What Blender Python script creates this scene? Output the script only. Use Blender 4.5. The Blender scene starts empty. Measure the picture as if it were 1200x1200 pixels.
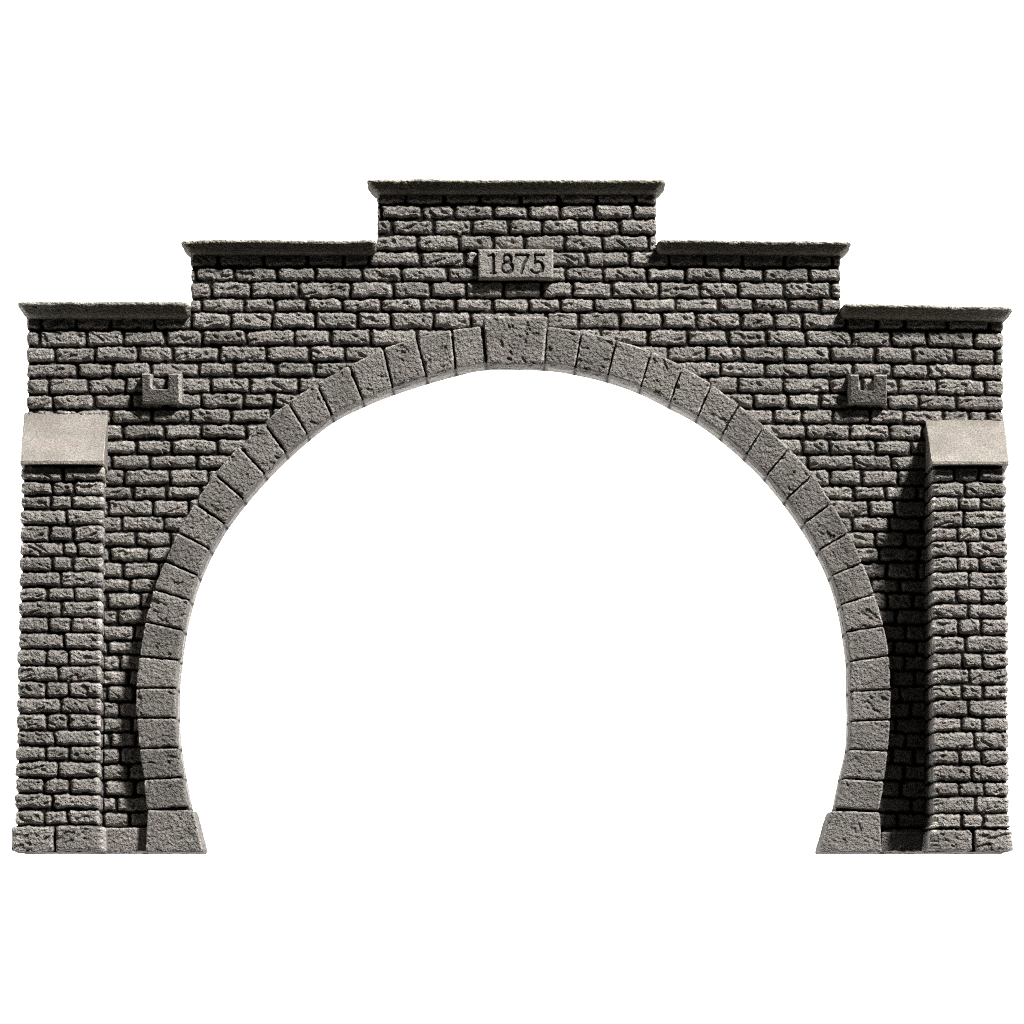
"""Cast stone tunnel portal (stepped parapet, wide arch, 1875 plaque) in front of a white backdrop with added glow.

All shapes are laid out in one Cartesian millimetre-like unit (U, with d = distance out of the wall face towards
the viewer) and scaled by S to metres."""
import bpy, math
import numpy as np

S = 0.0003                    # metres per unit: the casting is about 0.35 m wide
CX, CY, D = 600.0, 1130.0, 5000.0
THICK = 44.0                  # casting thickness behind the wall face
RNG = np.random.RandomState(1875)

scene = bpy.context.scene
COL = scene.collection


# ------------------------------------------------------------------ helpers
def un(x, y, d):
    """size of a feature measured at depth d -> true position"""
    k = (D - np.asarray(d, float)) / D
    return CX + (np.asarray(x, float) - CX) * k, CY + (np.asarray(y, float) - CY) * k


def world(P):
    P = np.asarray(P, float)
    return np.stack([(P[..., 0] - CX) * S, -P[..., 2] * S, (1000.0 - P[..., 1]) * S], -1)


LAT = RNG.rand(32, 32, 32)


def vnoise(P, scale, seed=0):
    """3-D value noise in -1..1"""
    Q = P / np.asarray(scale, float) + seed * 7.317
    i = np.floor(Q).astype(int)
    f = Q - i
    f = f * f * (3 - 2 * f)
    i0 = i & 31
    i1 = (i + 1) & 31
    x0, y0, z0 = i0[..., 0], i0[..., 1], i0[..., 2]
    x1, y1, z1 = i1[..., 0], i1[..., 1], i1[..., 2]
    fx, fy, fz = f[..., 0], f[..., 1], f[..., 2]
    a = LAT[x0, y0, z0] * (1 - fx) + LAT[x1, y0, z0] * fx
    b = LAT[x0, y1, z0] * (1 - fx) + LAT[x1, y1, z0] * fx
    c = LAT[x0, y0, z1] * (1 - fx) + LAT[x1, y0, z1] * fx
    e = LAT[x0, y1, z1] * (1 - fx) + LAT[x1, y1, z1] * fx
    return ((a * (1 - fy) + b * fy) * (1 - fz) + (c * (1 - fy) + e * fy) * fz) * 2 - 1


def fbm(P, scale, octv=3, seed=0, gain=0.55):
    s, a, t = 0.0, 1.0, 0.0
    sc = np.asarray(scale, float)
    for k in range(octv):
        s = s + a * vnoise(P, sc, seed + k * 3.1)
        t += a
        a *= gain
        sc = sc / 2.03
    return s / t


def sm(a, b, x):
    t = np.clip((x - a) / (b - a), 0, 1)
    return t * t * (3 - 2 * t)


def rot2(P, ang, sx, sy):
    """rotate in the wall plane and stretch: gives slanting chisel grain"""
    c, s = math.cos(ang), math.sin(ang)
    Q = P.copy()
    Q[..., 0] = (P[..., 0] * c + P[..., 1] * s) / sx
    Q[..., 1] = (-P[..., 0] * s + P[..., 1] * c) / sy
    return Q


def build(name, V, F, mat, parent=None, joint=None, tone=None):
    V = np.ascontiguousarray(V, dtype=np.float32)
    F = np.ascontiguousarray(F, dtype=np.int32)
    me = bpy.data.meshes.new(name)
    me.vertices.add(len(V))
    me.vertices.foreach_set('co', V.ravel())
    me.loops.add(F.size)
    me.loops.foreach_set('vertex_index', F.ravel())
    me.polygons.add(len(F))
    me.polygons.foreach_set('loop_start', np.arange(len(F), dtype=np.int32) * 4)
    me.polygons.foreach_set('loop_total', np.full(len(F), 4, dtype=np.int32))
    me.polygons.foreach_set('use_smooth', np.ones(len(F), dtype=bool))
    for an, arr in (('joint', joint), ('tone', tone)):
        a = me.attributes.new(an, 'FLOAT', 'POINT')
        val = np.zeros(len(V), np.float32) if arr is None else np.ascontiguousarray(arr, np.float32)
        a.data.foreach_set('value', val)
    me.update(calc_edges=True)
    me.validate()
    me.materials.append(mat)
    o = bpy.data.objects.new(name, me)
    COL.objects.link(o)
    if parent is not None:
        o.parent = parent
    return o


def grid_faces(n, m, off=0, keep=None):
    i, j = np.meshgrid(np.arange(n - 1), np.arange(m - 1), indexing='ij')
    a = i * m + j
    F = np.stack([a, a + m, a + m + 1, a + 1], -1)
    F = F[keep] if keep is not None else F.reshape(-1, 4)
    return F + off


def in_poly(x, y, poly):
    inside = np.zeros(x.shape, bool)
    n = len(poly)
    for k in range(n):
        x0, y0 = poly[k]
        x1, y1 = poly[(k + 1) % n]
        if y0 == y1:
            continue
        c = (y0 > y) != (y1 > y)
        inside ^= c & (x < (x1 - x0) * (y - y0) / (y1 - y0) + x0)
    return inside


# ------------------------------------------------------------------ materials
def stone_material(name, light, dark_joint=(0.012, 0.011, 0.010), warm=0.0, grain=0.5, chunk=0.0009, blotch=0.13, tint=(1, 1, 1)):
    m = bpy.data.materials.new(name)
    m.use_nodes = True
    nt = m.node_tree
    N, L = nt.nodes, nt.links
    bs = N['Principled BSDF']
    bs.inputs['Roughness'].default_value = 0.92
    bs.inputs['Specular IOR Level'].default_value = 0.12
    co = N.new('ShaderNodeTexCoord')

    def noise(scale, detail, rough=0.6):
        n = N.new('ShaderNodeTexNoise')
        n.inputs['Scale'].default_value = scale
        n.inputs['Detail'].default_value = detail
        n.inputs['Roughness'].default_value = rough
        L.new(co.outputs['Object'], n.inputs['Vector'])
        return n
    big = noise(55, 3)
    hue = noise(120, 2, 0.5)
    fine = noise(1500, 3, 0.75)
    # base colour: warm-grey <-> cool-grey, slight red and green casts
    r1 = N.new('ShaderNodeValToRGB')
    r1.color_ramp.elements[0].position = 0.36
    r1.color_ramp.elements[1].position = 0.64
    g = light
    tr, tg, tb = tint
    r1.color_ramp.elements[0].color = (tr * g * (1.075 + warm), tg * g * 0.975, tb * g * (0.915 - warm), 1)
    e = r1.color_ramp.elements.new(0.5)
    e.color = (tr * g * (1.05 + warm), tg * g * 0.985, tb * g * (0.915 - warm), 1)
    r1.color_ramp.elements[2].color = (tr * g * (1.035 + warm), tg * g * 0.995, tb * g * (0.90 - warm), 1)
    L.new(hue.outputs['Fac'], r1.inputs['Fac'])
    # blotches
    mr = N.new('ShaderNodeMapRange')
    mr.inputs['From Min'].default_value = 0.3
    mr.inputs['From Max'].default_value = 0.7
    mr.inputs['To Min'].default_value = 1 - blotch
    mr.inputs['To Max'].default_value = 1 + blotch
    L.new(big.outputs['Fac'], mr.inputs['Value'])
    # sandy speckle of the cast surface
    mf = N.new('ShaderNodeMapRange')
    mf.inputs['From Min'].default_value = 0.32
    mf.inputs['From Max'].default_value = 0.68
    mf.inputs['To Min'].default_value = 1.0 - grain
    mf.inputs['To Max'].default_value = 1.0 + grain
    L.new(fine.outputs['Fac'], mf.inputs['Value'])
    tn = N.new('ShaderNodeAttribute')
    tn.attribute_name = 'tone'
    ta = N.new('ShaderNodeMath')
    ta.operation = 'ADD'
    ta.inputs[1].default_value = 1.0
    L.new(tn.outputs['Fac'], ta.inputs[0])
    m1 = N.new('ShaderNodeMath')
    m1.operation = 'MULTIPLY'
    L.new(mr.outputs['Result'], m1.inputs[0])
    L.new(mf.outputs['Result'], m1.inputs[1])
    m2 = N.new('ShaderNodeMath')
    m2.operation = 'MULTIPLY'
    L.new(m1.outputs[0], m2.inputs[0])
    L.new(ta.outputs[0], m2.inputs[1])
    vm = N.new('ShaderNodeVectorMath')
    vm.operation = 'SCALE'
    L.new(r1.outputs['Color'], vm.inputs[0])
    L.new(m2.outputs[0], vm.inputs['Scale'])
    jt = N.new('ShaderNodeAttribute')
    jt.attribute_name = 'joint'
    mix = N.new('ShaderNodeMix')
    mix.data_type = 'RGBA'
    L.new(jt.outputs['Fac'], mix.inputs[0])
    L.new(vm.outputs[0], mix.inputs[6])
    mix.inputs[7].default_value = (*dark_joint, 1)
    L.new(mix.outputs[2], bs.inputs['Base Color'])
    bp = N.new('ShaderNodeBump')
    bp.inputs['Strength'].default_value = 0.9
    bp.inputs['Distance'].default_value = 0.0005
    b2 = noise(2200, 2, 0.7)
    L.new(b2.outputs['Fac'], bp.inputs['Height'])
    bq = N.new('ShaderNodeBump')
    bq.inputs['Strength'].default_value = 1.0
    bq.inputs['Distance'].default_value = chunk
    b3 = noise(900, 2, 0.6)
    L.new(b3.outputs['Fac'], bq.inputs['Height'])
    L.new(bp.outputs['Normal'], bq.inputs['Normal'])
    L.new(bq.outputs['Normal'], bs.inputs['Normal'])
    return m


M_BRICK = stone_material('weathered_brick_stone', 0.295, blotch=0.2, grain=0.6, chunk=0.0017)
M_VOUS = stone_material('dressed_arch_stone', 0.222, blotch=0.22, grain=0.55, chunk=0.0014)
M_CAP = stone_material('smooth_cap_stone', 0.32, blotch=0.2, chunk=0.0004, warm=0.03, grain=0.4)
M_COPE = stone_material('sandy_coping_stone', 0.185, tint=(0.99, 1.0, 0.92), blotch=0.2, grain=0.5)
M_SOFF = stone_material('soffit_stone_bounce_tone', 0.38, warm=0.01, grain=0.5)  # paler than the arch stone: bounced light put into the colour
M_BRKT = stone_material('bracket_stone', 0.185, grain=0.4)
M_PLAQ = stone_material('plaque_stone', 0.32, grain=0.45)


# ------------------------------------------------------------------ rounded, roughened block
def surf_cube(nx, ny, nz):
    pts, faces = [], []
    base = 0
    ns = (nx, ny, nz)
    for ax in range(3):
        a, b = [k for k in range(3) if k != ax]
        for side in (0, 1):
            na, nb = ns[a] + 1, ns[b] + 1
            i, j = np.meshgrid(np.arange(na), np.arange(nb), indexing='ij')
            P = np.zeros((na, nb, 3), int)
            P[..., a], P[..., b], P[..., ax] = i, j, side * ns[ax]
            F = grid_faces(na, nb, base)
            # outward orientation
            flip = (side == 1) if ax != 1 else (side == 0)
            if flip:
                F = F[:, ::-1]
            F = F[:, ::-1]
            pts.append(P.reshape(-1, 3))
            faces.append(F)
            base += na * nb
    P = np.concatenate(pts)
    F = np.concatenate(faces)
    key = (P[:, 0] * 100003 + P[:, 1]) * 100003 + P[:, 2]
    _, idx, inv = np.unique(key, return_index=True, return_inverse=True)
    return P[idx] / np.array(ns, float), inv.reshape(-1)[F]


def block_geo(C, step=1.2, r=2.5, hfun=None, dstep=None):
    """C: 2x2x2x3 corners in U space indexed [ix][iy][id]; rounded edges radius r; hfun(P, n) -> (height, joint)"""
    C = np.asarray(C, float)
    dims = np.array([np.linalg.norm(C[1] - C[0], axis=-1).mean(),
                     np.linalg.norm(C[:, 1] - C[:, 0], axis=-1).mean(),
                     np.linalg.norm(C[:, :, 1] - C[:, :, 0], axis=-1).mean()])
    dstep = dstep or step * 1.6
    n = [max(2, int(dims[0] / step)), max(2, int(dims[1] / step)), max(2, int(dims[2] / dstep))]
    uvw, F = surf_cube(*n)
    p = uvw * dims
    rr = np.minimum(r, dims / 2.05)
    # concentrate samples on the rounded edge
    q = np.clip(p, rr, dims - rr)
    v = p - q
    nn = np.linalg.norm(v, axis=-1, keepdims=True)
    nrm = v / np.maximum(nn, 1e-9)

    def tri(p):
        u = p / dims
        a, b, c = u[:, 0:1], u[:, 1:2], u[:, 2:3]
        R = 0
        for i in (0, 1):
            for j in (0, 1):
                for k in (0, 1):
                    w = (a if i else 1 - a) * (b if j else 1 - b) * (c if k else 1 - c)
                    R = R + w * C[i, j, k]
        return R
    P0 = tri(q + nrm * np.minimum(rr, r).mean())
    h, jn = hfun(P0, nrm, uvw) if hfun else (0, None)
    P = tri(q + nrm * (np.minimum(rr, r).mean() + np.asarray(h).reshape(-1, 1)))
    # painted edge highlights: lit rims put into the tone, weaker on undersides
    rim_light_wear = np.clip((1 - np.abs(nrm).max(1)) / 0.22, 0, 1) * (uvw[:, 2] > 0.6)
    rim_light_wear = rim_light_wear * np.where(nrm[:, 1] > 0.25, 0.3, 1.0)
    rim_light_wear = rim_light_wear * np.clip(0.8 + 0.7 * vnoise(P, 6, 3.3), 0.1, 1.4)
    return P, F, (np.zeros(len(P)) if jn is None else jn), rim_light_wear


def block(name, C, mat, parent, step=1.2, r=2.5, hfun=None, tone=0.0, dstep=None, edge=1.05):
    P, F, jn, rim_light_wear = block_geo(C, step, r, hfun, dstep)
    V = world(P)
    o = build(name, V, F, mat, parent, jn, tone + edge * rim_light_wear)
    fix_normals(o)
    return o


def fix_normals(o):
    import bmesh
    bm = bmesh.new()
    bm.from_mesh(o.data)
    bmesh.ops.recalc_face_normals(bm, faces=bm.faces)
    bm.to_mesh(o.data)
    bm.free()


def quad_block(front, d1, d0, taper_back=0.0):
    """front: four measured corners TL,TR,BR,BL at depth d1 (scalar or 4 values), straight back to d0"""
    dd = np.broadcast_to(np.asarray(d1, float), (4,))
    TL, TR, BR, BL = [np.array([*un(x, y, dd[k]), dd[k]]) for k, (x, y) in enumerate(front)]
    C = np.zeros((2, 2, 2, 3))
    C[0, 0, 1], C[1, 0, 1], C[1, 1, 1], C[0, 1, 1] = TL, TR, BR, BL
    for i in (0, 1):
        for j in (0, 1):
            C[i, j, 0] = C[i, j, 1]
            C[i, j, 0, 2] = d0
    return C


# dressed stone roughness: soft dents, slanting chisel gouges, small pits, sandy grain
def rough_dressed(seed, gouge=1.0, amp=1.0):
    ang = RNG.uniform(-0.7, 0.7)

    def f(P, n, uvw):
        h = 0.7 * fbm(P, 14, 3, seed) + 0.75 * fbm(P, 3.0, 3, seed + 5)
        g = fbm(rot2(P, ang, 1.9, 1.0), 7, 3, seed + 9)
        g2 = fbm(rot2(P, ang + 0.9, 1.5, 1.0), 9, 3, seed + 19)
        h = h - gouge * 2.6 * sm(0.26, 0.50, g) - gouge * 2.8 * sm(0.34, 0.5, g2)
        pit = vnoise(P, 2.6, seed + 23)
        h = h - 0.9 * sm(0.55, 0.85, pit)
        return h * amp, None
    return f


# ------------------------------------------------------------------ brick bond patterns (measured)
JY = [224, 239, 256, 274.5, 293.5, 312, 329.2, 348.6, 365, 385, 404, 423, 440.7, 459.8, 477.6, 495.3, 513.3, 531.3,
      548.4, 567.8, 584, 604, 621.5, 639.5, 657, 676.5, 693, 712, 730.5, 749.5, 766, 784, 802, 821, 839.5, 857.5,
      875, 894.5, 913, 933, 950.5, 968.5, 1002]
ROWS = [
    [475, 520, 562, 610, 655, 700, 745],
    [446, 495, 532, 578, 619, 656, 697, 741],
    [459, 508, 552, 596, 635, 678, 726],
    [489.5, 537.5, 578, 614.5, 661.5, 705.5, 760],
    [256, 309, 360, 403, 432, 492.5, 545, 590, 640, 687, 738, 784, 826, 870, 920, 976],
    [229, 274, 324, 369, 424, 470, 524, 565, 615, 663, 707, 758, 803, 845, 895, 948],
    [247, 294, 350, 410, 461, 504, 546, 590, 635, 671, 717, 772, 820, 865, 918, 974],
    [236, 286, 322, 359.5, 401, 446.4, 494, 533, 577.5, 620, 656, 696, 741, 792, 841.6, 883, 924, 961],
    [48, 89, 130, 181, 224, 270, 319, 369, 419, 458, 508, 551, 600, 640, 677, 726, 776, 816, 868, 907, 940, 992,
     1028, 1060, 1110, 1160],
    [46, 101, 143.5, 193.5, 236.4, 289, 344.4, 387, 434, 488, 530, 660, 704, 759.4, 806, 853, 898.4, 945, 998,
     1044, 1087, 1142],
    [64, 110.5, 161.4, 202, 257, 311.4, 362, 404, 450, 740, 783, 827.4, 870, 919, 972.4, 1026, 1069.4, 1119, 1166],
    [90.4, 131.4, 176, 233, 273.6, 323, 368.6, 420, 790, 844, 896, 947.4, 1000, 1045.4, 1088, 1140],
    [57, 103.6, 146.4, 195, 246, 292.6, 350, 400, 830, 865, 917.6, 973, 1010, 1053, 1098.6, 1154],
    [62, 109.4, 154, 195, 235.6, 285, 320.6, 883, 923.6, 961, 1003, 1040, 1077.4, 1121.4],
    [40, 64, 90, 130, 178, 223, 269.6, 318, 907, 940, 976, 1020, 1058.5, 1106, 1136, 1157],
    [60, 100, 143.4, 192, 235.4, 288, 945, 996, 1043, 1081, 1130],
    [60, 100, 159.6, 201, 254.6, 940, 972.4, 1026, 1067.6, 1120],
    [80, 131, 175, 230.6, 947, 1001, 1045, 1100],
    [60, 100, 145, 198.6, 244, 972.6, 1010, 1053, 1100],
    [80, 115, 155, 195, 235, 1001, 1037, 1075, 1120],
    [70, 126, 179, 221, 1018, 1049, 1100],
    [60, 110, 142, 191.6, 998, 1042, 1080, 1120],
    [80, 118, 159, 200, 1026, 1060, 1110],
    [60, 129, 174, 1030, 1078, 1120],
    [80, 110, 143.4, 185, 1040, 1075],
    [60, 118, 152, 1020, 1055, 1100],
    [80, 125, 165, 1040, 1070, 1120],
    [60, 105, 137.5, 1050, 1100],
    [80, 117, 157, 1062, 1120],
    [60, 126, 1048, 1075, 1120],
    [80, 110, 140, 1060, 1110],
    [60, 118, 150, 1045, 1072, 1120],
    [80, 125, 158, 1055, 1100],
    [60, 105, 139, 1068, 1120],
    [80, 117, 154, 1050, 1100],
    [60, 128, 160, 1062, 1110],
    [80, 115, 141, 1045, 1072, 1120],
    [60, 118, 150, 1060, 1110],
    [80, 122, 158, 1057, 1100],
    [60, 110, 137, 1068, 1120],
    [80, 120, 151, 1052, 1100],
    [70, 170, 1034, 1085, 1120],
]


def brick_relief(x, y, jy, rows, xmin, xmax, seed, half=1.7, H=6.5, P=None, extra=0.0):
    """height above the joint bed, joint mask and per-brick tone on a running bond given by explicit joints"""
    if P is None:
        P = np.stack([x, y, np.full_like(x, seed * 31.7)], -1)
    wy = y + 1.7 * fbm(P, (11, 8, 9), 2, seed + 1) + 0.8 * vnoise(P, 3.0, seed + 2)
    wx = x + 1.6 * fbm(P, (8, 8, 8), 2, seed + 3) + 0.8 * vnoise(P, 3.0, seed + 4)
    jy = np.asarray(jy, float)
    r = np.clip(np.searchsorted(jy, wy) - 1, 0, len(rows) - 1)
    e = np.full(x.shape, 0.0)
    bid = np.zeros(x.shape, int)
    X0 = np.zeros(x.shape)
    X1 = np.zeros(x.shape)
    for k, row in enumerate(rows):
        mk = r == k
        if not mk.any():
            continue
        jx = np.array([xmin - 6] + [v for v in sorted(row) if xmin + 3 < v < xmax - 3] + [xmax + 6], float)
        c = np.clip(np.searchsorted(jx, wx[mk]) - 1, 0, len(jx) - 2)
        X0[mk], X1[mk] = jx[c], jx[c + 1]
        bid[mk] = k * 64 + c
    Y0, Y1 = jy[r], jy[r + 1]
    rb = np.random.RandomState(seed + 77)
    tab = rb.rand(64 * (len(rows) + 1), 6)
    t = tab[bid]
    hw = half * (0.8 + 0.5 * t[..., 4])
    dx = np.minimum(wx - X0, X1 - wx) - hw
    dy = np.minimum(wy - Y0, Y1 - wy) - hw * 0.9
    cr = 3.3
    ax, ay = np.maximum(cr - dx, 0), np.maximum(cr - dy, 0)
    e = cr - np.sqrt(ax * ax + ay * ay)
    e = np.where((dx > cr) & (dy > cr), np.minimum(dx, dy), e)
    e = e + 0.35 * vnoise(P, 1.9, seed + 6)
    prof = np.sqrt(sm(-0.4, 3.4, e))
    mask = 1 - sm(-0.5, 0.7, e)
    # rough-hewn face: low dome, slanting splits, gouges
    u = np.clip((wx - (X0 + X1) / 2) / 20.0, -1.3, 1.3)
    v = (wy - (Y0 + Y1) / 2) / 8.0
    face = 1.5 * (t[..., 0] - 0.5) * 2 + (t[..., 1] - 0.5) * 1.6 * u + (t[..., 2] - 0.5) * 2.0 * v
    Pb = P.copy()
    Pb[..., 2] = Pb[..., 2] + t[..., 3] * 40.0
    rough = 1.3 * fbm(Pb, (7, 4.5, 7), 3, seed + 8) + 0.8 * fbm(rot2(Pb, 0.5, 1.7, 0.9), 2.4, 2, seed + 10)
    g = fbm(rot2(Pb, 0.55, 1.8, 0.85), 6.0, 2, seed + 12)
    g3 = fbm(rot2(Pb, -0.35, 1.9, 0.8), 6.0, 2, seed + 14)
    gouge = np.where(t[..., 5] > 0.5, g, g3)
    rough = rough - 2.8 * sm(0.16, 0.45, gouge)
    rough = rough - 1.0 * sm(0.45, 0.8, vnoise(Pb, 2.2, seed + 21))
    h = prof * (H + extra + face + rough * 1.05) + 0.5 * (1 - prof) * fbm(P, 3, 2, seed + 16)
    tone = (tab[bid][..., 3] - 0.5) * 0.34 + 0.55 * np.exp(-((e - 2.0) / 1.1) ** 2) * np.clip(0.6 + vnoise(P, 4, seed + 31), 0, 1.4) * (e < 3.29)  # second term paints a lit rim around each brick
    return h, mask, tone


# ------------------------------------------------------------------ arch joints (outer, inner) measured at the front face
LJ = [((565, 382), (570, 424.5)), ((529, 386), (534, 431.5)), ((487.5, 395), (500, 441)), ((449, 408), (460, 454)),
      ((409, 428), (425, 468)), ((371, 449), (389, 486)), ((337.5, 471), (360, 508)), ((309, 495), (335, 530)),
      ((280, 522), (310, 555)), ((251, 555), (285, 584)), ((228, 589), (263, 613)), ((208, 623), (245.5, 643)),
      ((193, 657), (231.5, 674)), ((180, 690), (222, 703)), ((170, 728), (214, 738)), ((163, 769), (209, 773)),
      ((159, 806), (206, 806)), ((159.5, 841), (206, 841)), ((163, 877), (208.5, 876)), ((168, 913), (214, 911)),
      ((172, 949), (221, 946))]
RJ = [((641, 382), (638, 425)), ((682, 388), (674, 430)), ((722.5, 398), (712.5, 439)), ((764, 411), (751, 452.5)),
      ((800, 429), (786, 470)), ((834, 450), (818, 487)), ((866, 474), (847, 508)), ((896, 499), (875, 532)),
      ((925, 525), (899, 556)), ((953, 556), (922, 584)), ((975, 589), (942.5, 613)), ((995, 624), (960.5, 643.5)),
      ((1011, 659), (975, 674)), ((1025, 696), (985.5, 708)), ((1036, 733), (991.5, 740)), ((1042, 768), (996, 775)),
      ((1044, 808), (996.5, 810)), ((1043.5, 843), (997, 845)), ((1041, 880), (995, 878)), ((1036, 915), (987, 912)),
      ((1030, 950), (980, 947))]
RING_D = 29.0


def mid(a, t):
    return (a[0][0] * (1 - t) + a[1][0] * t, a[0][1] * (1 - t) + a[1][1] * t)


# ------------------------------------------------------------------ the portal
portal = bpy.data.objects.new('tunnel_portal', None)
COL.objects.link(portal)
portal.location = (0, 0, 0)
portal['label'] = 'grey stone tunnel portal with stepped parapet, wide arch and 1875 plaque'
portal['category'] = 'tunnel portal'

# ---- wall
XL, XR = 31.5, 1176.0
STEPS = [(353, XL, XR), (281, 223.5, 986.0), (212, 441.5, 769.5)]
step = 0.85
xs = np.arange(XL, XR + 0.01, step)
ys = np.arange(214.0, 1000.3, step)
gx, gy = np.meshgrid(xs, ys, indexing='xy')
u_ = (gx - 600) / 570.0
delta = 2.2 * u_ ** 4 + 1.0 * u_ * u_ * (u_ > 0)
# outer edges of the wall: each tier's ends follow the ragged brick ends
P2 = np.stack([gx, gy, np.zeros_like(gx)], -1)


def wall_relief(x, y, dl):
    h = np.zeros_like(x)
    jn = np.zeros_like(x)
    tn = np.zeros_like(x)
    yy = y - dl
    for (y0, y1, a, b, sd) in ((200, 293.5, 441.5, 769.5, 11), (293.5, 365, 223.5, 986, 12), (365, 1010, XL, XR, 13)):
        m = (yy >= y0) & (yy < y1)
        if not m.any():
            continue
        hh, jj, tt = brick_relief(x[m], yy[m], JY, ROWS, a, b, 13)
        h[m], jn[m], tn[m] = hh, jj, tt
    return h, jn, tn


hw, jw, tw = wall_relief(gx, gy, delta)
for xj, y0j in ((121.0, 486), (1085.5, 494)):      # wall stones end in a joint against each buttress
    gj = np.exp(-((gx - xj + 0.8 * vnoise(np.stack([gx, gy, gx * 0], -1), 6, 71)) / 1.05) ** 2) * (gy > y0j + 60)
    hw = hw * (1 - 0.9 * gj)
    jw = np.maximum(jw, sm(0.3, 0.8, gj))
dw = hw - 6.5
# every tier edge curls back so that brick ends are rounded
edge = np.full_like(gx, 99.0)
tier_l = np.where(gy < 285, 441.5, np.where(gy < 358, 223.5, XL))
tier_r = np.where(gy < 286, 769.5, np.where(gy < 364, 986.0, XR))
ux, uy = un(gx, gy, 0.0)
keep_v = (gx >= tier_l - 0.01) & (gx <= tier_r + 0.01)
hole = [mid(j, 0.5) for j in LJ[::-1]] + [mid(j, 0.5) for j in RJ] + [(1005, 1010), (195, 1010)]
keep_v &= ~in_poly(gx, gy, hole)
ed = np.minimum(gx - tier_l, tier_r - gx)
dw = dw - 3.0 * (1 - sm(0, 3.0, ed)) * (1 - jw)
# brick ends along the outer edges are uneven
shift = np.where(gx < 600, 1, -1) * (1 - sm(0, 6, ed)) * (jw * 1.6 + 0.7 * vnoise(P2, 5, 61))
# plinth course at the foot
VU = np.stack([ux + shift, uy, dw], -1)
kf = keep_v[:-1, :-1] & keep_v[1:, :-1] & keep_v[:-1, 1:] & keep_v[1:, 1:]
F = grid_faces(len(ys), len(xs), 0, kf)
used = np.unique(F)
remap = np.full(gx.size, -1)
remap[used] = np.arange(len(used))
F = remap[F]
V = VU.reshape(-1, 3)[used]
jv, tv = jw.reshape(-1)[used], tw.reshape(-1)[used]
# close the sides: extrude the boundary loop straight back
E = np.concatenate([F[:, [0, 1]], F[:, [1, 2]], F[:, [2, 3]], F[:, [3, 0]]])
key = np.sort(E, 1)
key = key[:, 0].astype(np.int64) * len(V) + key[:, 1]
uq, idx, cnt = np.unique(key, return_index=True, return_counts=True)
B = E[idx[cnt == 1]]
bv = np.unique(B)
levels = [(V[bv, 2] - 3), np.full(len(bv), -18.0), np.full(len(bv), -40.0), np.full(len(bv), -THICK)]
prev = np.full(len(V), -1)
prev[bv] = bv
allV, allF, allJ, allT = [V], [F], [jv], [tv]
nV = len(V)
prev_idx = prev
for lv in levels:
    W = V[bv].copy()
    W[:, 2] = lv
    W[:, 0] += 0.4 * vnoise(W, 4, 5)
    allV.append(W)
    allJ.append(jv[bv] * 0.0)
    allT.append(tv[bv])
    new_idx = np.full(len(V), -1)
    new_idx[bv] = nV + np.arange(len(bv))
    allF.append(np.stack([prev_idx[B[:, 1]], prev_idx[B[:, 0]], new_idx[B[:, 0]], new_idx[B[:, 1]]], 1))
    prev_idx = new_idx
    nV += len(bv)
# flat back of the casting
bx = np.arange(XL, XR, 5.0)
by = np.arange(216.0, 998.0, 5.0)
qx, qy = np.meshgrid(bx, by, indexing='xy')
tl = np.where(qy < 287, 441.5, np.where(qy < 361, 223.5, XL))
tr = np.where(qy < 290, 769.5, np.where(qy < 366, 986.0, XR))
kb = (qx >= tl) & (qx <= tr) & ~in_poly(qx, qy, hole)
kbf = kb[:-1, :-1] & kb[1:, :-1] & kb[:-1, 1:] & kb[1:, 1:]
Fb = grid_faces(len(by), len(bx), 0, kbf)[:, ::-1]
ub = np.unique(Fb)
rm = np.full(qx.size, -1)
rm[ub] = np.arange(len(ub))
bxu, byu = un(qx, qy, 0)
Vb = np.stack([bxu, byu, np.full_like(bxu, -THICK)], -1).reshape(-1, 3)[ub]
allV.append(Vb)
allJ.append(np.zeros(len(Vb)))
allT.append(np.zeros(len(Vb)))
allF.append(rm[Fb] + nV)
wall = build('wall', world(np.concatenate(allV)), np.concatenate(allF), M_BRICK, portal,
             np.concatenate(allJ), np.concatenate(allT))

# ---- plinth stones between buttress and springer
for (x0, x1, y0, sd) in ((121, 173, 970, 3), (1033, 1088, 975, 4)):
    C = quad_block([(x0, y0), (x1, y0), (x1, 998.5), (x0, 998.5)], 17, -10)
    block('plinth_stone', C, M_BRICK, portal, 1.1, 2.5, rough_dressed(100 + sd, 0.5))


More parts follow.
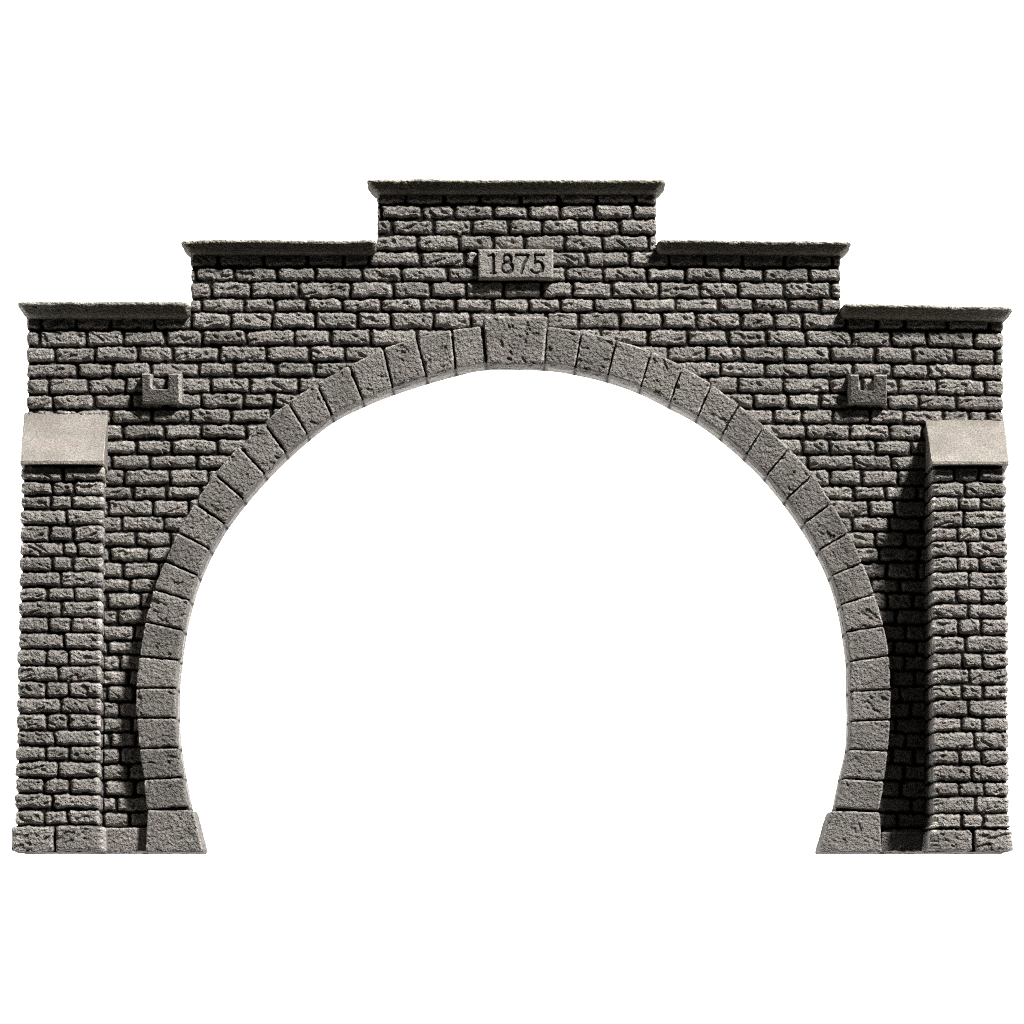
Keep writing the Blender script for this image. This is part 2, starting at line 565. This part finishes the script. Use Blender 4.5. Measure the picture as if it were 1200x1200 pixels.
# ---- copings: overhang at the top, raking back to the wall below
def coping(x0t, x1t, x0b, x1b, yt, yb, dt, db, seed, droop=0.0):
    C = np.zeros((2, 2, 2, 3))
    n = 2
    x0t = x0t - (4.5 if x0t < x0b else 0)
    x1t = x1t + (4.5 if x1t > x1b else 0)
    yt = yt - 1.3
    for i, (xt, xb) in enumerate(((x0t, x0b), (x1t, x1b))):
        dr = droop if i else 0.0
        C[i, 0, 1] = [*un(xt, yt + dr, dt), dt]
        C[i, 1, 1] = [*un(xb, yb + dr, db), db]
        C[i, 0, 0] = [C[i, 0, 1][0], C[i, 0, 1][1], -THICK - 2]
        C[i, 1, 0] = [C[i, 1, 1][0], C[i, 1, 1][1], -THICK - 2]

    def f(P, nn, uvw):
        h = 0.7 * fbm(P, 16, 3, seed) + 0.95 * fbm(P, 2.4, 2, seed + 4) - 0.8 * sm(0.5, 0.8, vnoise(P, 3, seed + 8))
        # the top arris is worn and runs a little uneven
        rim_light_wear = 1.2 * fbm(P * np.array([1, 0, 0]) + seed, 45, 2, seed + 2) * (nn[:, 1] < -0.2)
        return h + rim_light_wear, None
    return block('coping', C, M_COPE, portal, 1.0, 7.5, f, 0.0, 2.0, 2.0)  # strong edge term paints the bright top lip


coping(21.5, 222, 31, 222, 354, 372.5, 27, 8, 201, 0)
coping(212, 441, 223, 441, 281.5, 298, 26, 8, 202, 0)
coping(431, 779, 441.5, 769.5, 210.5, 227, 23, 7, 203, 0)
coping(770, 998, 770, 986.5, 281.5, 297, 26, 8, 204, 1.5)
coping(986, 1187, 986, 1176, 356, 372, 27, 8, 205, 4.5)

# ---- arch ring: a soffit backing that carries the voussoirs
ring_pts = LJ[::-1] + RJ
fo = [((170, 998.5), (242, 998.5))]
outer, inner = [], []
seq = [((170, 998), (235, 998))] + LJ[::-1] + RJ + [((1034, 998), (963, 998))]
sub = []
for a, b in zip(seq[:-1], seq[1:]):
    k0 = seq.index(a)
    for t in np.linspace(0, 1, 10, endpoint=False):
        if 1 <= k0 and k0 + 2 < len(seq) - 1 and k0 > 1:
            p0, p1, p2, p3 = [np.array(seq[q_], float) for q_ in (k0 - 1, k0, k0 + 1, k0 + 2)]
            sub.append(0.5 * (2 * p1 + (p2 - p0) * t + (2 * p0 - 5 * p1 + 4 * p2 - p3) * t * t + (3 * p1 - p0 - 3 * p2 + p3) * t ** 3))
        else:
            sub.append((np.array(a) * (1 - t) + np.array(b) * t))
sub.append(np.array(seq[-1], float))
sub = np.array(sub)
A = np.stack(un(sub[:, 0, 0], sub[:, 0, 1], RING_D), -1)
Bq = np.stack(un(sub[:, 1, 0], sub[:, 1, 1], RING_D), -1)
prof = [(0.10, 12.0), (0.5, 18.0), (0.90, 20.0), (0.985, 19.5), (1.0, 17.0)] + [(1.0, v) for v in np.arange(14, -THICK + 1, -3.0)] + \
       [(0.99, -THICK), (0.5, -THICK), (0.10, -THICK), (0.10, -20.0), (0.10, 10.0)]
rows_ = []
for t, dd in prof:
    q = A * (1 - t) + Bq * t
    P = np.concatenate([q, np.full((len(q), 1), dd)], 1)
    if t == 1.0:
        dirv = (Bq - A) / np.linalg.norm(Bq - A, axis=1, keepdims=True)
        hh = 0.9 * fbm(P, 9, 2, 301) + 0.6 * fbm(P, 3, 2, 302) - 1.4
        hh = hh - 1.2 * np.exp(-((dd + 22) / 2.2) ** 2)
        k_ = np.arange(len(q))
        g_ = np.exp(-((((k_ + 5) % 10) - 5) / 0.6) ** 2)
        hh = hh - 1.3 * g_ + 1.1 * (LAT[5, (k_ // 10) % 32, 3] - 0.5) + (0.9 * (LAT[8, (k_ // 10) % 32, 9] - 0.5) if dd < -22 else 0)
        P[:, :2] += dirv * hh[:, None]
    rows_.append(P)
G = np.array(rows_)
jr = np.zeros(G.shape[:2])
jr[:5] = 1.0
jr[5:, ::10] = 0.9
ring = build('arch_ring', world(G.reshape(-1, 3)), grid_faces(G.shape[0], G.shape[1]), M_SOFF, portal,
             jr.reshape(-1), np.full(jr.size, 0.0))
fix_normals(ring)


def shrink_pair(a, b, g):
    """a, b = joints; returns TL,TR,BR,BL-like quad pulled g away from both joints"""
    a, b = np.array(a, float), np.array(b, float)
    v = b - a
    v = v / np.linalg.norm(v, axis=1, keepdims=True)
    return a + v * g, b - v * g


def voussoir(ja, jb, seed, tone, gap=1.0, d=RING_D):
    a, b = shrink_pair(ja, jb, gap)
    front = [a[0], b[0], b[1], a[1]]
    C = quad_block(front, d, -8.0)
    return block('voussoir', C, M_VOUS, ring, 0.9, 3.0, rough_dressed(seed, RNG.uniform(0.3, 0.95)), tone)


for side, J in enumerate((LJ, RJ)):
    for k in range(len(J) - 1):
        tone = RNG.uniform(-0.17, 0.17)
        ja, jb = J[k], J[k + 1]
        if side == 0:
            ja, jb = jb, ja
        voussoir(ja, jb, 400 + side * 50 + k, tone, 1.15 if side == 0 else 0.85, RING_D + RNG.uniform(-0.9, 0.9))

C = quad_block([(566, 370), (642, 370), (637.5, 427), (571.5, 427)], RING_D + 7, -8)
block('keystone', C, M_VOUS, ring, 0.9, 4.5, rough_dressed(470, 0.8), 0.12, None, 1.5)
C = quad_block([(173, 949.5), (226.5, 949.5), (238.5, 999), (170.5, 999)], RING_D + 5, -THICK)
block('springer_stone', C, M_VOUS, ring, 1.1, 2.5, rough_dressed(471, 0.6), 0.14)
C = quad_block([(973.5, 950.5), (1031, 952), (1034, 999), (960, 999)], RING_D + 5, -THICK)
block('springer_stone', C, M_VOUS, ring, 1.1, 2.5, rough_dressed(472, 0.6), 0.14)


# ---- buttresses: bricks run round the front and both cheeks
LBY = [545, 563.5, 580, 596, 615, 634.5, 651.5, 669, 687.5, 704, 722.5, 741, 760.5, 779.5, 798, 817, 835.5, 855, 874,
       892, 911, 929.5, 948.5, 967, 999.3]
LBR = [[73], [60, 88], [57.5, 85], [78], [56, 87], [74, 91], [59, 86], [71], [54, 87.5], [71], [55.5, 84], [75.5],
       [52.5, 80.5], [67.5], [52, 80.5], [70.5], [53, 80.5], [63], [52, 82.6], [67], [50, 82.6], [60.6], [50, 80], [63.4]]
RBY = [547, 564, 581.5, 597.5, 617, 633.5, 652, 669, 689.5, 707, 724.5, 744, 765, 783, 802, 820, 840, 857.5, 878.5,
       896, 916, 933, 953, 971, 999.3]
RBR = [[1117, 1148], [1131], [1123, 1151], [1129], [1121, 1151], [1134], [1121, 1149], [1135], [1120, 1152], [1135],
       [1122, 1151], [1131], [1127, 1153], [1136], [1127, 1153], [1135], [1126, 1153], [1142], [1123, 1152], [1138.6],
       [1123, 1155], [1144], [1126, 1154], [1140.6]]


def buttress(xl, xr, jy, rows, seed, y0, draft_r=0.0):
    """xl, xr: (y, x) tables of the front arrises"""
    YB = np.arange(y0, 998.5, 0.8)                       # measured rows
    F_ = 86 + 12 * (YB - 545) / 455.0                     # depth of the face: battered
    fl = np.interp(YB, [p[0] for p in xl], [p[1] for p in xl])
    fr = np.interp(YB, [p[0] for p in xr], [p[1] for p in xr])
    a = np.arange(-6.0, 86.0, 1.4)
    nf = 118
    R = 2.6
    s_side = np.linspace(0, 1, len(a))
    cols_P, cols_N, cols_X = [], [], []
    ulx, uly = un(fl, YB, F_)
    urx, ury = un(fr, YB, F_)
    Fm = F_ - 6.0                                         # bed plane: stones stand 6 proud
    L0, R0 = ulx + 2.6, urx - 2.6
    n = len(YB)

    def add(x, d, nx, nd, patt):
        cols_P.append(np.stack([x, uly, d], -1))
        cols_N.append(np.stack([np.full(n, nx), np.zeros(n), np.full(n, nd)], -1))
        cols_X.append(patt)
    # pattern coordinate: measured x on the front, continues round the cheeks
    for t in s_side:                                      # left cheek back -> front
        d = -6 + (Fm - R + 6) * t
        add(L0, d, -1, 0, fl - (Fm - d))
    for t in np.linspace(0.15, 0.85, 5):
        th = t * math.pi / 2
        add(L0 + R - R * math.cos(th), Fm - R + R * math.sin(th), -math.cos(th), math.sin(th), fl + (t - 0.5) * R)
    for t in np.linspace(0, 1, nf):
        add(L0 + R + (R0 - L0 - 2 * R) * t, Fm, 0, 1, fl + R * .5 + (fr - fl - R) * t)
    for t in np.linspace(0.15, 0.85, 5):
        th = t * math.pi / 2
        add(R0 - R + R * math.sin(th), Fm - R + R * math.cos(th), math.sin(th), math.cos(th), fr + (t - 0.5) * R)
    for t in s_side:
        d = Fm - R - (Fm - R + 6) * t
        add(R0 - draft_r * t, d, 1, 0, fr + (Fm - d))
    P = np.stack(cols_P, 1)
    N = np.stack(cols_N, 1)
    X = np.stack(cols_X, 1)
    Y = np.repeat(YB[:, None], X.shape[1], 1)
    # joints on the cheeks alternate between headers and stretchers
    rows2 = []
    for k, r in enumerate(rows):
        lx, rx = np.interp(jy[k], [p[0] for p in xl], [p[1] for p in xl]), np.interp(jy[k], [p[0] for p in xr], [p[1] for p in xr])
        off = 24 if k % 2 else 40
        rows2.append([lx - off - 38, lx - off] + r + [rx + off, rx + off + 36])
    Pn = P.copy()
    Pn[..., 1] = Y
    jyb = list(jy)
    h, jn, tn = brick_relief(X, Y, jyb, rows2, X.min() - 3, X.max() + 3, seed, 1.5, 6.0, Pn)
    foot = sm(966, 968.5, Y)
    h = h * (1 - 0.58 * np.abs(N[..., 0]) ** 2)
    h = h + (4.5 - 1.0 * np.abs(N[..., 0])) * foot * (1 - jn)
    # bulging stones: more curved face between the beds
    P = P + N * h[..., None]
    Fc = grid_faces(P.shape[0], P.shape[1])
    V = P.reshape(-1, 3)
    J_ = jn.reshape(-1)
    tn = tn + 0.9 * (np.abs(N[..., 0]) > 0.2) * (np.abs(N[..., 2]) > 0.2) * (1 - jn) * np.clip(0.6 + vnoise(Pn, 5, 8.8), 0, 1.3)  # corner highlight painted into the tone along both arrises
    T_ = tn.reshape(-1)
    # top and bottom closing strips
    m = P.shape[1]
    top = P[0].copy()
    bot = P[-1].copy()
    cxm = (L0[0] + R0[0]) / 2
    tc = top * 0.02 + np.array([cxm, top[0, 1], 30.0]) * 0.98
    bc = bot * 0.02 + np.array([cxm, bot[0, 1], 30.0]) * 0.98
    V = np.concatenate([V, tc, bc])
    nn0 = n * m
    i = np.arange(m - 1)
    Ft = np.stack([i, i + 1, nn0 + i + 1, nn0 + i], 1)
    Fb_ = np.stack([(n - 1) * m + i + 1, (n - 1) * m + i, nn0 + m + i, nn0 + m + i + 1], 1)
    o = build('buttress', world(V), np.concatenate([Fc, Ft, Fb_]), M_BRICK, portal,
              np.concatenate([J_, np.zeros(2 * m)]), np.concatenate([T_, np.zeros(2 * m)]))
    fix_normals(o)
    return o


bl = buttress([(540, 25), (600, 24), (700, 22), (800, 19.5), (950, 17.5), (966, 17), (970, 16.5), (1000, 16.5)],
              [(540, 122), (600, 121.5), (700, 119.5), (800, 118), (950, 116.5), (966, 117), (970, 120), (1000, 120)], LBY, LBR, 21, 535, 6.5)
br = buttress([(540, 1092), (600, 1092), (800, 1093), (950, 1094), (1000, 1092)],
              [(540, 1178), (600, 1180), (700, 1182), (900, 1183), (966, 1184), (1000, 1184)], RBY, RBR, 22, 537)


def cap(xt0, xt1, xb0, xb1, yt, yb, drop, dfront, seed, parent):
    C = np.zeros((2, 2, 2, 3))
    # ix: left/right, iy: 0 = upper slope, 1 = underside, id: 0 = at wall, 1 = front
    for i, (xt, xb) in enumerate(((xt0, xb0), (xt1, xb1))):
        C[i, 0, 0] = [*un(xt, yt, 0), -4]
        C[i, 0, 1] = [*un(xb, yb, dfront), dfront]
        C[i, 1, 0] = [*un(xt, yb + drop, 0), -4]
        C[i, 1, 0][1] = un(xb, yb + drop, dfront)[1]
        C[i, 1, 1] = [*un(xb, yb + drop, dfront), dfront]

    def f(P, n, uvw):
        h = 0.45 * fbm(P, 22, 3, seed) + 0.35 * fbm(P, 3.5, 2, seed + 3) - 0.9 * sm(0.42, 0.6, fbm(P, 9, 3, seed + 6))
        return h, None
    return block('cap_stone', C, M_CAP, parent, 1.3, 1.3, f, 0.0, 1.3)


cap(28, 126, 23.5, 121.5, 483, 539.5, 4.0, 97, 601, bl)
cap(1084.5, 1177.5, 1092, 1182.5, 491, 540.5, 3.5, 97, 602, br)

# ---- brackets: U-shaped stone hooks with chamfered shoulders


def bracket(x0, x1, y0, y1, sx0, sx1, sy, bl_, br_, seed):
    st = 0.5
    xs = np.arange(x0 - 1, x1 + 1.01, st)
    ys = np.arange(y0 - 1, y1 + 1.01, st)
    gx, gy = np.meshgrid(xs, ys, indexing='xy')
    P = np.stack([gx, gy, np.full_like(gx, seed)], -1)
    nx = gx + 0.5 * fbm(P, 5, 2, seed)
    ny = gy + 0.5 * fbm(P, 5, 2, seed + 3)
    a = (nx - x0) / bl_
    b = (x1 - nx) / br_
    c = (ny - y0) / 5.0
    e = (y1 - ny) / 1.6
    # slot: distance outside of a round-bottomed notch
    cxs = (sx0 + sx1) / 2
    hwid = (sx1 - sx0) / 2
    dx = np.abs(nx - cxs) - hwid
    yy = ny - (sy - 3)
    ds = np.where(yy < 0, dx, np.sqrt(np.maximum(dx + 3, 0) ** 2 + yy ** 2) - 3)
    ds = np.where((yy >= 0) & (dx < -3), yy - 3, ds)
    s = np.where(nx < cxs, ds / 2.4, np.where(yy < 0, ds / 0.8, ds / 2.4))
    t = np.clip(np.minimum.reduce([a, b, c, e, s]), -0.3, 1)
    top = 27 - 14.0 * (gy - y0) / (y1 - y0)
    t3 = np.where(t < 0, t, np.sin(np.clip(t, 0, 1) * math.pi / 2) ** 0.9)
    d = -7 + (top + 7) * t3
    d = d + (t > 0.5) * 0.0 + 0.8 * fbm(P, 6, 3, seed + 8) + 0.5 * fbm(P, 2.0, 2, seed + 11)
    d = np.where(t <= 0, -8, d)
    ux, uy = un(gx, gy, 14)
    kv = t > -0.25
    kf = kv[:-1, :-1] & kv[1:, :-1] & kv[:-1, 1:] & kv[1:, 1:]
    F = grid_faces(len(ys), len(xs), 0, kf)
    used = np.unique(F)
    rm = np.full(gx.size, -1)
    rm[used] = np.arange(len(used))
    V = np.stack([ux, uy, d], -1).reshape(-1, 3)[used]
    o = build('bracket', world(V), rm[F], M_BRKT, portal, None, (2.0 * sm(0.05, 0.4, t) * (1 - sm(0.8, 0.97, t))).reshape(-1)[used])  # chamfers toned paler, a painted highlight
    return o


bracket(165.5, 213.5, 436, 472.5, 178.5, 197.5, 455, 2.0, 4.5, 701)
bracket(993.5, 1040.5, 437, 473.5, 1007.5, 1025, 456.5, 3.0, 2.5, 702)


# ---- date plaque, digits cut into the stone
def seg(px, py, a, b):
    ax, ay = a
    bx_, by_ = b
    vx, vy = bx_ - ax, by_ - ay
    t = np.clip(((px - ax) * vx + (py - ay) * vy) / (vx * vx + vy * vy), 0, 1)
    return np.hypot(px - ax - t * vx, py - ay - t * vy)


def arc(cx, cy, rx, ry, a0, a1, n=16):
    th = np.radians(np.linspace(a0, a1, n))
    return [(cx + rx * math.cos(t), cy - ry * math.sin(t)) for t in th]


DIG = [   # (polyline, half width) in tenths of a unit from (540, 280)
    [([(378, 188), (378, 398)], 19), ([(322, 196), (378, 190)], 11), ([(348, 400), (408, 400)], 9)],
    [(arc(542, 232, 46, 46, 0, 360), 11), (arc(542, 334, 60, 62, 0, 360), 12), (arc(542, 232, 46, 46, -70, 70), 17),
     (arc(542, 334, 60, 62, -70, 70), 18)],
    [([(648, 188), (792, 188)], 13), ([(790, 190), (735, 300), (708, 400)], 14), ([(648, 188), (646, 212)], 9)],
    [([(868, 188), (972, 188)], 13), ([(868, 188), (866, 285)], 11),
     ([(866, 285), (905, 262), (950, 285), (962, 325), (948, 372), (900, 400), (850, 392), (826, 366)], 12),
     ([(945, 285), (962, 325), (948, 372)], 18)],
]
PX0, PX1, PY0, PY1, PD = 560.5, 648.5, 291.5, 326.5, 14.0
st = 0.4
xs = np.arange(PX0, PX1 + 0.01, st)
ys = np.arange(PY0, PY1 + 0.01, st)
gx, gy = np.meshgrid(xs, ys, indexing='xy')
P = np.stack([gx, gy, np.full_like(gx, 9.0)], -1)
tx, ty = (gx - 540) * 10 + 4 * vnoise(P, 2.5, 81), (gy - 280) * 10 + 4 * vnoise(P, 2.5, 82)
cut = np.zeros_like(gx)
which = np.full(gx.shape, -1)
for k, strokes in enumerate(DIG):
    dmin = np.full(gx.shape, 99.0)
    for pl, hw_ in strokes:
        for a, b in zip(pl[:-1], pl[1:]):
            dmin = np.minimum(dmin, seg(tx, ty, a, b) - hw_ * 1.12)
    c = 1 - sm(-7, 5, dmin)
    which[(c > 0.35)] = k
    cut = np.maximum(cut, c)
ed = np.minimum.reduce([gx - PX0, PX1 - gx, gy - PY0, PY1 - gy])
r_ = 3.2
ex = np.maximum(r_ - np.minimum(gx - PX0, PX1 - gx), 0)
ey = np.maximum(r_ - np.minimum(gy - PY0, PY1 - gy), 0)
dr = np.clip(np.hypot(ex, ey) / r_, 0, 1)
d = PD - (1 - np.sqrt(1 - dr ** 2 * 0.999)) * 4.5 - 3.6 * cut
d = d + (0.5 * fbm(P, 7, 3, 91) + 0.45 * fbm(P, 2.2, 2, 92) - 0.8 * sm(0.45, 0.7, fbm(P, 4, 2, 93))) * (1 - 0.7 * cut)
ux, uy = un(gx, gy, PD)
V = np.stack([ux, uy, d], -1).reshape(-1, 3)
Fall = grid_faces(len(ys), len(xs))
wf = which.reshape(-1)[Fall[:, 0]]
Fp = Fall[wf < 0]
n0, m0 = len(ys), len(xs)
ids = np.arange(n0 * m0).reshape(n0, m0)
loop = np.concatenate([ids[0, :-1], ids[:-1, -1], ids[-1, :0:-1], ids[:0:-1, 0]])
W = V[loop].copy()
W[:, 2] = -9
nb = len(loop)
nx_ = np.roll(np.arange(nb), -1)
Fs = np.stack([loop, loop[nx_], n0 * m0 + nx_, n0 * m0 + np.arange(nb)], 1)
jc = (sm(0.3, 0.9, cut) * 0.8).reshape(-1)
plaque = build('date_plaque', world(np.concatenate([V, W])), np.concatenate([Fp, Fs]), M_PLAQ, portal,
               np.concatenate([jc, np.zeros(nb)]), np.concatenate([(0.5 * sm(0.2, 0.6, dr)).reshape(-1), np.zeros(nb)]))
for k in range(4):
    Fk = Fall[wf == k]
    uq = np.unique(Fk)
    rm = np.full(len(V), -1)
    rm[uq] = np.arange(len(uq))
    o = build('numeral', world(V[uq]), rm[Fk], M_PLAQ, plaque, jc[uq], np.zeros(len(uq)))
    o['label'] = 'dark incised digit ' + '1875'[k]

# ------------------------------------------------------------------ backdrop: white ground as an added glowing panel that also lights the soffit
mb = bpy.data.materials.new('white_panel_added_glow')
mb.use_nodes = True
nt = mb.node_tree
nt.nodes.clear()
em = nt.nodes.new('ShaderNodeEmission')
em.inputs['Color'].default_value = (1, 1, 1, 1)
em.inputs['Strength'].default_value = 2.5
out = nt.nodes.new('ShaderNodeOutputMaterial')
nt.links.new(em.outputs[0], out.inputs['Surface'])
hs = 2.5
yb_ = (THICK + 6) * S
V = np.array([(-hs, yb_, -hs), (hs, yb_, -hs), (hs, yb_, hs), (-hs, yb_, hs),
              (-hs, yb_ + .02, -hs), (hs, yb_ + .02, -hs), (hs, yb_ + .02, hs), (-hs, yb_ + .02, hs)])
F = np.array([(0, 1, 2, 3), (5, 4, 7, 6), (4, 0, 3, 7), (1, 5, 6, 2), (3, 2, 6, 7), (4, 5, 1, 0)])
bd = build('backdrop', V, F, mb)
bd.data.polygons.foreach_set('use_smooth', np.zeros(len(F), dtype=bool))
bd['kind'] = 'structure'
bd['label'] = 'plain pure white backdrop with added glow behind the portal'

# ------------------------------------------------------------------ light
from mathutils import Vector
ldir = Vector((0.75, -1.0, 1.2)).normalized()
tgt = Vector((0, 0, 0.11))


def area(name, loc, energy, size, col=(1, 1, 1)):
    L = bpy.data.lights.new(name, 'AREA')
    L.shape = 'DISK'
    L.size = size
    L.energy = energy
    L.color = col
    o = bpy.data.objects.new(name, L)
    COL.objects.link(o)
    o.location = loc
    o.rotation_euler = (tgt - Vector(loc)).to_track_quat('-Z', 'Y').to_euler()
    o['kind'] = 'helper'
    return o


area('key_lamp', tgt + ldir * 3.0, 175, 0.38, (1.0, 0.985, 0.96))

w = bpy.data.worlds.new('World')
scene.world = w
w.use_nodes = True
w.node_tree.nodes['Background'].inputs['Color'].default_value = (1.0, 0.98, 0.95, 1)
w.node_tree.nodes['Background'].inputs['Strength'].default_value = 0.024

# ------------------------------------------------------------------ camera
cam = bpy.data.cameras.new('camera')
co_ = bpy.data.objects.new('camera', cam)
COL.objects.link(co_)
co_.location = (0, -D * S, (1000 - CY) * S)
co_.rotation_euler = (math.radians(90), 0, 0)
cam.sensor_width = 36
cam.lens = 36 * D / 1200.0
cam.shift_x = 0.0
cam.shift_y = (CY - 600) / 1200.0
cam.clip_start = 0.01
cam.clip_end = 50
scene.camera = co_

scene.view_settings.view_transform = 'Standard'
scene.view_settings.look = 'None'
scene.view_settings.exposure = 0
scene.view_settings.gamma = 1
scene.view_settings.use_curve_mapping = False
scene.cycles.use_denoising = False
scene.cycles.max_bounces = 4
scene.cycles.filter_width = 1.0
